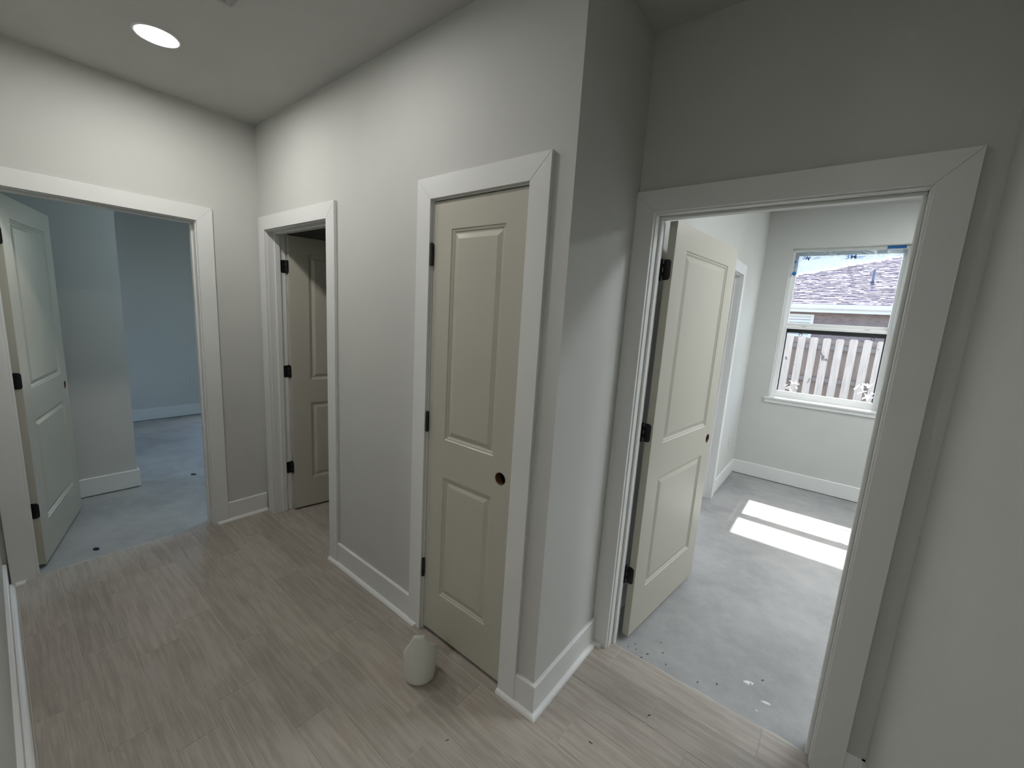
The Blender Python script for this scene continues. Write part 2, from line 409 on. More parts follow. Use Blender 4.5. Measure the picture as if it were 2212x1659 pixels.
def jamb(root, xf, w, head, z0, stop=None):
    bm = BM(); R = RJ-.001
    def bx(a0, a1, b0, b1, za, zb):
        pts = [(a0, b0), (a1, b0), (a1, b1), (a0, b1)]; prism(bm, pts, lambda a, b, z: xf(a, b, z), za, zb)
    bx(-R, 0, 0, T, z0, head+R); bx(w, w+R, 0, T, z0, head+R); bx(0, w, 0, T, head, head+R)
    obj('door_jamb', bm, TRIM, root, bevel=.001, seg=1)
    if stop:
        bm = BM(); s0, s1 = stop; t = .011
        bx2 = lambda a0, a1, za, zb: prism(bm, [(a0, s0), (a1, s0), (a1, s1), (a0, s1)], lambda a, b, z: xf(a, b, z), za, zb)
        bx2(0, t, z0, head-t-.0002); bx2(w-t, w, z0, head-t-.0002); bx2(0, w, head-t, head)
        obj('door_stop', bm, TRIM, root, bevel=.003, seg=2)
def doorframe(name, xf, w, z0, stop, label, backcase=True, z0b=None, HEAD=HEAD):
    root = empty(name); tag(root, label, 'door frame', kind='structure')
    jamb(root, xf, w, HEAD, z0, stop); casing(root, xf, w, HEAD, 0, z0)
    if backcase: casing(root, xf, w, HEAD, T, CONC if z0b is None else z0b, out=1)
    return root
XA = frame_xf((A_X, AA[0]), (0, 1), (-1, 0)); X2 = frame_xf((D2[0], 0), (1, 0), (0, 1))
XC = frame_xf((CL[0], 0), (1, 0), (0, 1)); XD = frame_xf((DD[0], C_Y), (1, 0), (0, 1))
XB = frame_xf((0, BCL[1]), (0, -1), (-1, 0))
wA, w2, wC, wD, wB = (o[1]-o[0] for o in (AA, D2, CL, DD, BCL))
doorframe('trim_1', XA, wA, CONC, (.043, .078), 'white flat casing and jamb of the wide left doorway')
doorframe('trim_2', X2, w2, 0, (.043, .078), 'white flat casing and jamb of the narrow dark doorway in the corner', z0b=0)
doorframe('trim_3', XC, wC, 0, (.038, .073), 'white flat casing around the closed cream closet door', z0b=0)
doorframe('trim_4', XD, wD, CONC, (.043, .078), 'white flat casing and jamb of the right bedroom doorway', HEAD=2.040)
doorframe('trim_7', XB, wB, CONC, (.043, .078), 'white casing of the closet opening inside the bright bedroom')

# ------------------------------------------------------------------ doors
LT = .035
RINGS = [(0, 0), (.004, .0045), (.009, .0045), (.012, .0065), (.016, .0095), (.021, .0095), (.041, .0022)]
def leaf_bm(w, z0, z1, px0, px1):
    """two-panel moulded slab; local a 0..w, b 0 (hall face)..LT, z"""
    bm = BM(); zs = [z0, .243, .843, 1.020, 1.930, z1]; xs = [0, px0, px1, w]
    for side in (0, 1):
        b0, sg = (0, 1) if side == 0 else (LT, -1)
        for i in range(3):
            for j in range(5):
                a0, a1, za, zb = xs[i], xs[i+1], zs[j], zs[j+1]
                if i == 1 and j in (1, 3):
                    prev = None
                    for off, dep in RINGS:
                        r = [bm.verts.new(p) for p in ((a0+off, b0+sg*dep, za+off), (a1-off, b0+sg*dep, za+off), (a1-off, b0+sg*dep, zb-off), (a0+off, b0+sg*dep, zb-off))]
                        if prev:
                            for q in range(4): bm.faces.new((prev[q], prev[(q+1)%4], r[(q+1)%4], r[q]))
                        prev = r
                    bm.faces.new(prev)
                else:
                    bm.faces.new([bm.verts.new(p) for p in ((a0, b0, za), (a1, b0, za), (a1, b0, zb), (a0, b0, zb))])
    for j in range(5):
        for a in (0, w): bm.faces.new([bm.verts.new(p) for p in ((a, 0, zs[j]), (a, LT, zs[j]), (a, LT, zs[j+1]), (a, 0, zs[j+1]))])
    for i in range(3):
        for z in (z0, z1): bm.faces.new([bm.verts.new(p) for p in ((xs[i], 0, z), (xs[i+1], 0, z), (xs[i+1], LT, z), (xs[i], LT, z))])
    bmesh.ops.remove_doubles(bm, verts=bm.verts, dist=1e-5)
    return bm
def make_leaf(w, z0, z1, px0, px1, m, parent):
    lf = obj('door_leaf', leaf_bm(w, z0, z1, px0, px1), m, parent)
    bm = BM(); cyl(bm, (w-.060, -.05, .935), (w-.060, LT+.05, .935), .027, n=40)
    cut = obj('cutter', bm, m, parent)
    md = lf.modifiers.new('bore', 'BOOLEAN'); md.object = cut; md.operation = 'DIFFERENCE'; md.solver = 'EXACT'
    bpy.context.view_layer.update(); dg = bpy.context.evaluated_depsgraph_get(); me = bpy.data.meshes.new_from_object(lf.evaluated_get(dg))
    lf.modifiers.clear(); lf.data = me; bpy.data.objects.remove(cut)
    bv = lf.modifiers.new('bevel', 'BEVEL'); bv.width = .0012; bv.segments = 1; bv.limit_method = 'ANGLE'; bv.angle_limit = math.radians(60)
    # raw wood lining of the lock bore, 1 mm thick, just inside the hole
    bm = BM(); n = 40
    rings = []
    for r in (.0268, .0258):
        for b in (.0015, LT-.0015):
            rings.append([bm.verts.new((w-.060+r*math.cos(2*PI*i/n), b, .935+r*math.sin(2*PI*i/n))) for i in range(n)])
    for A_, B_ in ((0, 1), (2, 3), (0, 2), (1, 3)):
        for i in range(n): bm.faces.new((rings[A_][i], rings[A_][(i+1)%n], rings[B_][(i+1)%n], rings[B_][i]))
    tag(obj('lock_bore', bm, BORE, lf, smooth=False), 'brown unpainted rim inside the empty lock hole')
    return lf
def rounded_plate(bm, xf, a0, a1, z0, z1, t0, t1, r=.014, left_notch=None):
    """plate in plane (a,z); rounded at a1 side; thickness t0..t1"""
    pts = [(a0, z0), (a1-r, z0)]+[(a1-r+r*math.sin(t), z0+r-r*math.cos(t)) for t in [i*PI/12 for i in range(1, 6)]]+[(a1, z0+r), (a1, z1-r)]
    pts += [(a1-r+r*math.cos(t), z1-r+r*math.sin(t)) for t in [i*PI/12 for i in range(1, 6)]]+[(a1-r, z1), (a0, z1)]
    prism(bm, pts, xf, t0, t1)
HZ = (.300, 1.040, 1.787)   # underside of the three hinges
HH = .089
def hinge(zb, jamb_dir, th, parent, pinr=.0065, plate=.034):
    """pin at local origin. jamb plate runs towards -b on plane a=0; door plate the same, turned by th.  world parent handles placing"""
    bm = BM()
    k = HH/5
    def put(th_, knuck, aoff):
        c, s = math.cos(th_), math.sin(th_)
        def xf(b, z, d):   # b measured away from the pin (towards the hall when closed), d thickness along a
            a = aoff+d; y = -b
            return (a*c-y*s, a*s+y*c, z)
        rounded_plate(bm, xf, pinr+.0035, plate+.009, zb, zb+HH, 0, .0022)
        for i in knuck:
            z0 = zb+i*k; pts = [(0, z0+.0004), (pinr+.004, z0+.0004), (pinr+.004, z0+k-.0004), (0, z0+k-.0004)]
            prism(bm, pts, xf, 0, .0022)
    put(0, (0, 2, 4), -.0002); put(th, (1, 3), .0012)
    h = obj('hinge', bm, BLACK, parent)
    bm = BM()
    for i in range(5): cyl(bm, (0, 0, zb+i*k+.0003), (0, 0, zb+(i+1)*k-.0003), pinr, n=20)
    cyl(bm, (0, 0, zb-.004), (0, 0, zb), pinr*.9, n=20); cyl(bm, (0, 0, zb+HH), (0, 0, zb+HH+.003), pinr*.75, n=20)
    obj('hinge_knuckle', bm, BLACK, h)
def open_door(name, pin, rz, w, th, px, label, leafmat, boff=0.0, m_z0=.015, m_z1=2.045):
    """door whose pin is on the far side of the wall; local frame at the pin: +a along closed leaf, -b towards the hall"""
    root = empty(name, (pin[0], pin[1], 0), rz); tag(root, label, 'door', kind='structure')
    sw = empty('leaf_pivot'); C.objects.unlink(sw); bpy.data.objects.remove(sw)
    lf = make_leaf(w, m_z0, m_z1, px, w-px, leafmat, root)
    # place leaf: local a from .003, b from -(LT+.007) to -.007, rotated by th about the pin
    M = Matrix.Rotation(th, 4, 'Z') @ Matrix.Translation((.003, -(LT+.007+boff), 0))
    lf.matrix_local = M
    for z in HZ: hinge(z, 0, th, root)
    return root
R = math.radians
open_door('door_1', (A_X-T-.007, AA[0]), PI/2, wA-.006, R(74), .125, 'white two-panel door standing open into the left bedroom', LEAF)
open_door('door_2', (D2[0], T+.007), 0, w2-.006, R(80), .130, 'shadowed two-panel door ajar in the narrow corner doorway', LEAF)
open_door('door_4', (DD[0], C_Y+T+.007), 0, wD-.006, R(83.6), .125, 'cream two-panel door standing open into the bright bedroom', LEAF, boff=.010, m_z1=2.036)
# closed closet door, opens towards the hall: knuckles on the hall side
root = empty('door_3', (CL[0], 0, 0)); tag(root, 'closed cream two-panel closet door with empty lock hole', 'door', kind='structure')
lf = make_leaf(wC-.006, .022, 2.046, .109, .403, LEAF, root); lf.location = (.003, .001, 0)
for z in HZ:
    bm = BM(); k = HH/5
    for i in range(5): cyl(bm, (.0015, -.0075, z+i*k+.0003), (.0015, -.0075, z+(i+1)*k-.0003), .0072, n=20)
    cyl(bm, (.0015, -.0075, z-.004), (.0015, -.0075, z), .0062, n=20); cyl(bm, (.0015, -.0075, z+HH), (.0015, -.0075, z+HH+.003), .005, n=20)
    h = obj('hinge', bm, BLACK, root)
    bm = BM(); box(bm, -.0030, .0010, -.008, .028, z, z+HH); obj('hinge_plate', bm, BLACK, h)

# ------------------------------------------------------------------ window
def frame4(bm, x0, x1, z0, z1, y0, y1, l, r, b, t):
    box(bm, x0, x0+l, y0, y1, z0, z1); box(bm, x1-r, x1, y0, y1, z0, z1)
    box(bm, x0+l, x1-r, y0, y1, z0, z0+b); box(bm, x0+l, x1-r, y0, y1, z1-t, z1)
def make_window(name, W, y, label, sy=1, sill=True, mid=1.655):
    x0, x1, z0, z1 = W[0]+.001, W[1]-.001, W[2]+.001, W[3]-.001
    root = empty(name, ((x0+x1)/2, y, z0)); tag(root, label, 'window', kind='structure')
    def part(nm, fn, m, par=root, **k):
        bm = BM(); fn(bm)
        off = -(Vector(root.location))
        for v in bm.verts: v.co = v.co + off if par is root or True else v.co
        return obj(nm, bm, m, par, **k)
    Y = lambda d: y+sy*d
    def fr(bm):
        frame4(bm, x0, x1, z0, z1, min(Y(.080), Y(.165)), max(Y(.080), Y(.165)), .026, .026, .030, .030)
        frame4(bm, x0+.026, x1-.026, z0+.03, z1-.03, min(Y(.112), Y(.120)), max(Y(.112), Y(.120)), .008, .008, .008, .008)
    part('window_frame', fr, VINYL, bevel=.002, seg=1)
    def sash(nm, za, zb, d0, d1, bt, tp, tagm):
        s = part(nm, lambda bm: frame4(bm, x0+.022, x1-.022, za, zb, min(Y(d0), Y(d1)), max(Y(d0), Y(d1)), .030, .030, bt, tp), VINYL, bevel=.002, seg=1)
        g = (d0+d1)/2
        part('pane', lambda bm: box(bm, x0+.050, x1-.050, min(Y(g-.002), Y(g+.002)), max(Y(g-.002), Y(g+.002)), za+bt-.002, zb-tp+.002), GLASS, s)
        return s
    lo = sash('lower_sash', z0+.028, mid, .085, .113, .042, .026, 0)
    up = sash('upper_sash', mid-.018, z1-.028, .116, .160, .056, .030, 0)
    # screen behind the lower sash: black frame with two pull tabs
    sf = part('screen_frame', lambda bm: frame4(bm, x0+.040, x1-.040, z0+.040, mid-.020, min(Y(.128), Y(.150)), max(Y(.128), Y(.150)), .020, .020, .020, .046), GASKET)
    for q in (.20, .84):
        xc = x0+(x1-x0)*q
        part('pull_tab', lambda bm: (frame4(bm, xc-.014, xc+.014, mid-.096, mid-.067, min(Y(.130), Y(.137)), max(Y(.130), Y(.137)), .004, .004, .004, .004)), GASKET, sf)
    for q in (.22, .78):
        xc = x0+(x1-x0)*q
        part('tilt_latch', lambda bm: (box(bm, xc-.022, xc+.022, min(Y(.09), Y(.108)), max(Y(.09), Y(.108)), mid, mid+.004), box(bm, xc-.010, xc+.010, min(Y(.092), Y(.104)), max(Y(.092), Y(.104)), mid+.004, mid+.007)), VENTM, lo)
    if sill:
        part('window_stool', lambda bm: box(bm, W[0]-.040, W[1]+.040, min(Y(-.024), Y(0)), max(Y(-.024), Y(0)), W[2]-.020, W[2]), TRIM, bevel=.003)
        part('window_stool', lambda bm: box(bm, W[0]+.001, W[1]-.001, min(Y(0), Y(.08)), max(Y(0), Y(.08)), W[2]-.004+.0045, W[2]+.004), TRIM)
        part('window_apron', lambda bm: box(bm, W[0]-.032, W[1]+.032, min(Y(-.013), Y(0)), max(Y(-.013), Y(0)), W[2]-.058, W[2]-.020), TRIM, bevel=.002)
    return root
win = make_window('window_1', WOP, WIN_Y, 'white single-hung window with masking film across its top')
make_window('window_2', WOP2, WIN_Y, 'unseen second white single-hung window along the bedroom wall')  # unseen window, lets more daylight into the bedroom
make_window('window_3', WA1, SY, 'unseen white window in the side wall of the left bedroom', sy=-1, mid=1.35)  # unseen window, lights the floor past the partition

wf = make_window('window_4', (0, WA2[1]-WA2[0], WA2[2], WA2[3]), 0, 'added unseen window in the far wall of the left bedroom, hidden behind the door jamb', mid=1.42)  # added out of view, meant to throw glare on the open leaf
wf.matrix_world = Matrix.Translation((BX, WA2[0], 0)) @ Matrix.Rotation(PI/2, 4, 'Z') @ Matrix.Translation(wf.location)

# masking film stuck over the upper sash, with printed maker marks and blue tape
FY = WIN_Y+.074
def film_y(x, z):
    return FY+.010*noise.noise(Vector((x*9, z*14, 1)))-.012*abs(noise.noise(Vector((x*16+z*18, z*26-x*5, 4))))*(1.3 if x < .70 else .5)
bm = BM(); nx, nz = 150, 36; X0, X1 = .272, 1.108
grid = []
for i in range(nx+1):
    s = i/nx; x = X0+(X1-X0)*s
    zb = 2.182+(2.345-2.182)*s+.008*noise.noise(Vector((x*14, 0, 9)))
    grid.append([bm.verts.new((x, film_y(x, z), z)) for z in [2.398+(zb-2.398)*j/nz for j in range(nz+1)]])
for i in range(nx):
    for j in range(nz): bm.faces.new((grid[i][j], grid[i+1][j], grid[i+1][j+1], grid[i][j+1]))
film = obj('masking_film', bm, FILM, smooth=True)
tag(film, 'crinkled translucent masking film hanging slantwise across the top of the window', 'plastic film')
INK = mat('blue_ink', (.22, .40, .80), .6)
def words(name, txt, size, x, z, par, m, tilt=0., sx=1.0):
    cu = bpy.data.curves.new(name, 'FONT'); cu.body = txt; cu.size = size; cu.extrude = 0; cu.offset = .0011
    o = bpy.data.objects.new(name, cu); dg = None
    C.objects.link(o); dg = bpy.context.evaluated_depsgraph_get(); me = bpy.data.meshes.new_from_object(o.evaluated_get(dg))
    bpy.data.objects.remove(o)
    for v in me.vertices:
        u, w = v.co.x*sx, v.co.y
        X, Z = x+u*math.cos(tilt)-w*math.sin(tilt), z+u*math.sin(tilt)+w*math.cos(tilt)
        v.co = (X, FY-.024, Z)
    me.materials.clear(); me.materials.append(m)
    t = bpy.data.objects.new(name, me); C.objects.link(t); t.parent = par; return t
words('printed_mark', '3M', .062, .672, 2.318, film, INK, .03, 1.1)
words('printed_mark', '3M', .058, .325, 2.335, film, INK, -.35, .9)
for (x, z, w_) in ((.735, 2.335, .085), (.735, 2.320, .070), (.735, 2.329, .060), (.41, 2.325, .06), (.43, 2.336, .05)):
    bm = BM(); bx = [bm.verts.new(p) for p in ((x, FY-.024, z), (x+w_, FY-.024, z+.003), (x+w_, FY-.024, z+.007), (x, FY-.024, z+.004))]
    bm.faces.new(bx); obj('printed_line', bm, INK, film)
def tape(x0, x1, z0, z1, y, tilt, label):
    bm = BM(); n = 8; xc, zc = (x0+x1)/2, (z0+z1)/2
    v = []
    for d in (0, .0006):
        for i in range(n+1):
            for z in (z0, z1):
                x = x0+(x1-x0)*i/n; u, w = x-xc, z-zc
                v.append(bm.verts.new((xc+u*math.cos(tilt)-w*math.sin(tilt), y-d+.0006*math.sin(i*2.1), zc+u*math.sin(tilt)+w*math.cos(tilt))))
    m_ = 2*(n+1)
    for b0 in (0, m_):
        for i in range(n): bm.faces.new((v[b0+2*i], v[b0+2*i+2], v[b0+2*i+3], v[b0+2*i+1]))
    for i in range(n):
        for e in (0, 1): bm.faces.new((v[2*i+e], v[2*i+2+e], v[m_+2*i+2+e], v[m_+2*i+e]))
    for i in (0, n): bm.faces.new((v[2*i], v[2*i+1], v[m_+2*i+1], v[m_+2*i]))
    tag(obj('painters_tape', bm, BLUE), label, 'tape', 'blue painters tape on the window')
tape(.965, 1.095, 2.404, 2.430, WIN_Y+.0785, -.0, 'long strip of blue painters tape on the top right of the window frame')
tape(.262, .296, 2.172, 2.204, WIN_Y+.060, -.5, 'small blue tape square holding the lower left corner of the film')
tape(.268, .283, 2.292, 2.318, WIN_Y+.060, -.1, 'tiny blue tape scrap on the left window edge above the square one')
# torn film scraps left on the glass
def scrap(xc, zc, r, y, label, n=9, seed=1):
    rnd = random.Random(seed); bm = BM()
    for k in range(n):
        a = rnd.uniform(0, 2*PI); d = r*rnd.random()**.6; x, z = xc+d*math.cos(a), zc+d*math.sin(a)*.9
        l, w, t = rnd.uniform(.2, .6)*r, rnd.uniform(.03, .12)*r, rnd.uniform(-1.2, 1.2)
        ring = []
        for i in range(7):
            p = 2*PI*i/7; u, q = l*math.cos(p)*rnd.uniform(.7, 1.2), w*math.sin(p)*rnd.uniform(.7, 1.2)
            ring.append(bm.verts.new((x+u*math.cos(t)-q*math.sin(t), y-.0003*k, z+u*math.sin(t)+q*math.cos(t))))
        bm.faces.new(ring)
    tag(obj('film_scrap', bm, SCRAP), label, 'plastic scrap', 'torn film scraps on the window glass')
scrap(.624, 2.147, .045, WIN_Y+.130, 'torn white film scrap in the middle of the upper pane', 9, 3)
scrap(.426, 1.045, .060, WIN_Y+.092, 'torn white film scrap at the lower left of the bottom pane', 9, 5)
scrap(1.015, 1.065, .085, WIN_Y+.092, 'largest torn white film scrap at the lower right of the bottom pane', 16, 8)

# ------------------------------------------------------------------ ceiling lights and vent
def downlight(x, y, label, lens, r=.076, group=None, z=CEIL):
    root = empty('recessed_downlight', (x, y, z)); tag(root, label, 'ceiling light', group)
    bm = BM(); n = 48; prev = None
    for rr, zz in ((r+.012, 0), (r+.012, -.003), (r+.009, -.006), (r+.001, -.006), (r-.001, -.003)):
        ring = [bm.verts.new((rr*math.cos(2*PI*i/n), rr*math.sin(2*PI*i/n), zz)) for i in range(n)]
        if prev:
            for i in range(n): bm.faces.new((prev[i], prev[(i+1)%n], ring[(i+1)%n], ring[i]))
        prev = ring
    obj('trim_ring', bm, TRIM, root, smooth=True)
    bm = BM(); cyl(bm, (0, 0, -.0035), (0, 0, -.001), r-.001, n=n); obj('lens', bm, lens, root)
    return root
downlight(-1.8478, -.6427, 'lit round recessed ceiling light above the left half of the hall', LAMP_HALL, group='recessed lights in the ceiling')
downlight(-.85, -.64, 'unseen round recessed ceiling light over the closet door end of the hall', LAMP_HALL2, group='recessed lights in the ceiling')  # unseen second hall light, brightens the wall above the closet
for lx, ly, ll in ((1.45, 1.55, 'added unseen fill light in the bright bedroom, nearest the doorway'), (3.1, 1.55, 'added unseen fill light in the far front corner of the bright bedroom'),
                   (1.75, 2.95, 'added unseen fill light in the bright bedroom, nearest the window'), (3.1, 2.95, 'added unseen fill light in the far window corner of the bright bedroom')):
    downlight(lx, ly, ll, FILL_BED, r=.20, z=CEIL+BCE, group='recessed lights in the ceiling')  # four unseen fill lights added to brighten this bedroom
downlight(-3.1, .55, 'added unseen fill light inside the left bedroom, past the doorway', FILL_ENTRY, r=.20, group='recessed lights in the ceiling')  # unseen fill added to brighten the open left door leaf
downlight(.37, -3.0, 'added unseen fill light in the passage behind the viewer', FILL_PASS, r=.20, group='recessed lights in the ceiling')  # unseen soft fill added for the doorway wall and lower back wall
downlight(-4.0, -1.35, 'added unseen fill light behind the partition in the left bedroom', FILL_ALCOVE, group='recessed lights in the ceiling')  # unseen fill added for the bright floor beyond the partition

root = empty('ceiling_vent', (-1.185, -.665, CEIL)); tag(root, 'grey ceiling air vent cut off by the top edge', 'vent')
bm = BM(); s = .15; frame4(bm, -s, s, -s, s, 0, .006, .022, .022, .022, .022)
for v in bm.verts: v.co = (v.co.x, v.co.z, -v.co.y)
obj('vent_frame', bm, VENTM, root, bevel=.002, seg=1)
for i in range(10):
    bm = BM(); y = -.115+i*.0255
    prism(bm, [(y, -.002), (y+.020, -.010), (y+.0212, -.009), (y+.0012, -.001)], lambda u, v, d: (d, u, v), -.128, .128)
    obj('vent_slat', bm, VENTM, root)

# ------------------------------------------------------------------ outlets
def outlet(loc, rz, label):
    root = empty('outlet_cover', loc, rz); tag(root, label, 'outlet', 'wall outlets')
    bm = BM(); box(bm, -.035, .035, 0, .006, -.057, .057); obj('cover_plate', bm, OUTLET, root, bevel=.003)
    for dz in (-.0235, .0235):
        bm = BM(); cyl(bm, (0, .004, dz), (0, .0085, dz), .0165, n=24); f = obj('receptacle', bm, OUTLET, root)
        bm = BM()
        for dx in (-.0055, .0055): box(bm, dx-.001, dx+.001, .0083, .0088, dz-.001, dz+.007)
        cyl(bm, (0, .0083, dz-.007), (0, .0088, dz-.007), .0025, n=12); obj('slot', bm, GASKET, f)
outlet((BX, .341, .461), -PI/2, 'white outlet low on the far wall of the left bedroom')
outlet((0, 3.50, .435), -PI/2, 'white outlet on the bedroom wall beside the closet opening')

# ------------------------------------------------------------------ cut-down plastic jug on the floor
JC = (-.47, -.19); ANG0 = R(-40.4)
def lerp_tab(tab, a):
    a = (a+360) % 360; t = sorted(tab)
    t = [(t[-1][0]-360, t[-1][1])]+t+[(t[0][0]+360, t[0][1])]
    for (a0, h0), (a1, h1) in zip(t, t[1:]):
        if a0 <= a <= a1:
            f = (a-a0)/(a1-a0+1e-9); return h0+(h1-h0)*f
RIM = [(228, .120), (255, .168), (285, .230), (296, .262), (300, .266), (329, .266), (334, .256), (341, .230), (350, .214), (5, .200), (15, .190), (30, .170), (45, .155), (52, .148), (60, .122), (90, .108), (140, .102), (200, .108)]
bm = BM(); n = 96; lv = 14; outer, inner = [], []
for k in range(lv+1):
    fo, fi = [], []
    for i in range(n):
        a = 360*i/n; H = lerp_tab(RIM, a); f = k/lv
        z = H*f
        r = .0620+.0125*min(1, z/.15) if z > .012 else .0620-.012*(1-z/.012)**2
        r *= 1+.004*math.sin(R(a)*3+1)
        fo.append(bm.verts.new((r*math.cos(R(a)), r*math.sin(R(a)), z)))
        r2 = r-.0022; fi.append(bm.verts.new((r2*math.cos(R(a)), r2*math.sin(R(a)), max(.0022, z))))
    outer.append(fo); inner.append(fi)
for k in range(lv):
    for i in range(n):
        j = (i+1) % n
        bm.faces.new((outer[k][i], outer[k][j], outer[k+1][j], outer[k+1][i])); bm.faces.new((inner[k][i], inner[k+1][i], inner[k+1][j], inner[k][j]))
for i in range(n):
    j = (i+1) % n; bm.faces.new((outer[lv][i], outer[lv][j], inner[lv][j], inner[lv][i]))
bm.faces.new(outer[0][::-1]); bm.faces.new(inner[0])
jug = obj('plastic_jug', bm, PLASTIC, smooth=True); jug.location = (JC[0], JC[1], .0003)
tag(jug, 'cut-down white plastic jug standing on the floor by the closet door', 'jug')

# ------------------------------------------------------------------ small debris
CHIPM = mat('dark_chip', (.06, .055, .06), .8); CHIPB = mat('navy_scrap', (.01, .012, .05), .6); CHIPW = mat('plaster_spot', (.72, .72, .70), .85)
def chip(name, x, y, z, l, w, h, rz, m, label, group=None, seed=0):
    rnd = random.Random(seed+int(x*1000)); bm = BM(); n = 7
    lo = [bm.verts.new((l/2*math.cos(2*PI*i/n)*rnd.uniform(.7, 1.1), w/2*math.sin(2*PI*i/n)*rnd.uniform(.7, 1.1), 0)) for i in range(n)]
    hi = [bm.verts.new((v.co.x*.7, v.co.y*.7, h*rnd.uniform(.7, 1.1))) for v in lo]
    bm.faces.new(lo[::-1]); bm.faces.new(hi)
    for i in range(n): bm.faces.new((lo[i], lo[(i+1)%n], hi[(i+1)%n], hi[i]))
    o = obj(name, bm, m); o.location = (x, y, z); o.rotation_euler = (0, 0, rz); tag(o, label, 'debris', group); return o
chip('paper_scrap', -2.688, -.939, CONC, .045, .028, .010, .4, CHIPB, 'dark navy scrap on the concrete just inside the left doorway')
chip('paper_scrap', -3.672+.02, -.193, CONC, .05, .025, .010, .9, CHIPB, 'small dark scrap deeper inside the left bedroom')
PIX_CHIPS = [(.367, .345), (.152, .245), (-.20, -.36)]
chip('wood_splinter', .372, .318, 0, .022, .006, .002, 1.0, CHIPM, 'dark splinter on the plank floor before the right doorway', 'splinters on the plank floor')
chip('wood_splinter', .240, .055, 0, .020, .005, .002, .1, CHIPM, 'dark splinter on the planks right of the outside corner', 'splinters on the plank floor')
chip('wood_splinter', -.175, -.30, 0, .018, .004, .002, 1.2, CHIPM, 'dark splinter on the floor in front of the jug', 'splinters on the plank floor')
chip('plaster_splatter', .66, .80, CONC, .050, .024, .002, .5, CHIPW, 'white plaster splatter on the concrete in the right doorway', seed=4)
chip('plaster_splatter', .74, .735, CONC, .040, .016, .002, .2, CHIPW, 'fainter plaster splatter nearer the right doorway edge', seed=9)
GRAV = 'crumbs of mortar along the tile edge'
for i, (px, py) in enumerate(((.155, .62), (.19, .63), (.175, .66), (.245, .64), (.23, .60), (.335, .64), (.48, .64), (.30, .70), (.27, .76), (.67, .80), (.71, .86), (.55, .69))):
    chip('mortar_crumb', px, py, CONC, random.uniform(.008, .016), random.uniform(.003, .007), .003, random.uniform(0, 3), CHIPM, 'tiny dark mortar crumb on the concrete inside the right doorway', GRAV, seed=i)

# ------------------------------------------------------------------ outdoors
bm = BM(); box(bm, -14, 16, WIN_Y+.17, 30, -.5, -.3)
tag(obj('ground_yard', bm, SOIL), 'sandy yard outside the bedroom window', 'ground', kind='structure')
bm = BM(); box(bm, -14, A_X-.2, -14, SY-.18, -.5, -.3); box(bm, -14, BX-.18, SY-.18, EY+.18, -.5, -.3); box(bm, -14, A_X-T-.02, EY+.18, WIN_Y+.17, -.5, -.3)
tag(obj('ground_side_yard', bm, SOIL), 'sandy ground outside the left bedroom', 'ground', kind='structure')
# eave of this house over the window
bm = BM(); box(bm, A_X-T, 4.8, WIN_Y+.171, WIN_Y+.60, 2.72, 2.75); box(bm, A_X-T, 4.8, WIN_Y+.58, WIN_Y+.60, 2.72, 2.90)
tag(obj('trim_8', bm, EXTW), 'white eave soffit above the bedroom window', 'soffit', kind='structure')

fence = empty('wooden_fence', (.3, 9.0, -.3)); tag(fence, 'weathered wooden shadowbox fence behind the bedroom window', 'fence')
def picket(x, y, top, m, w=.124):
    bm = BM(); c = .022
    prism(bm, [(-w/2, 0.02), (w/2, 0.02), (w/2, top-c), (w/2-c, top), (-w/2+c, top), (-w/2, top-c)], lambda u, v, d: (u, d, v), 0, .016)
    o = obj('picket', bm, m, fence); o.location = (x-.3, y-9.0, 0)
for k in range(-6, 16):
    rx = random.uniform(-.004, .004)
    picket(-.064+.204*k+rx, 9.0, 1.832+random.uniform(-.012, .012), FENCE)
    picket(-.064+.102+.204*k, 9.055, 1.80+random.uniform(-.012, .012), FENCE_SHADE)
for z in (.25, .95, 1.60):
    bm = BM(); box(bm, -1.7, 3.2, .0165, .0545, z, z+.085); obj('rail', bm, FENCE_SHADE, fence)

house = empty('neighbor_house', (1.0, 13.4, -.3)); tag(house, 'neighboring brick house with pinkish shingle roof beyond the fence', 'house')
HO = Vector(house.location)
def hpart(nm, bm, m, par=house, **k):
    for v in bm.verts: v.co = v.co-HO
    return obj(nm, bm, m, par, **k)
bm = BM(); box(bm, -4.3, 12, 13.4, 13.6, -.3, 2.26); box(bm, -4.3, -4.1, 13.6, 22, -.3, 2.26); hpart('brick_wall', bm, BRICK)
bm = BM(); box(bm, -4.65, 12.3, 13.0, 13.02, 2.18, 2.39); hpart('fascia', bm, EXTW)
bm = BM(); run = [(0, 2.385), (.10, 2.385), (.12, 2.395), (.12, 2.295), (.10, 2.270), (.03, 2.270), (0, 2.295)]
prism(bm, run, lambda o, z, d: (d, 12.999-o, z), -4.65, 12.3); hpart('gutter', bm, EXTW)
bm = BM(); box(bm, -4.65, 12.3, 13.021, 13.42, 2.20, 2.215); hpart('soffit', bm, EXTW)
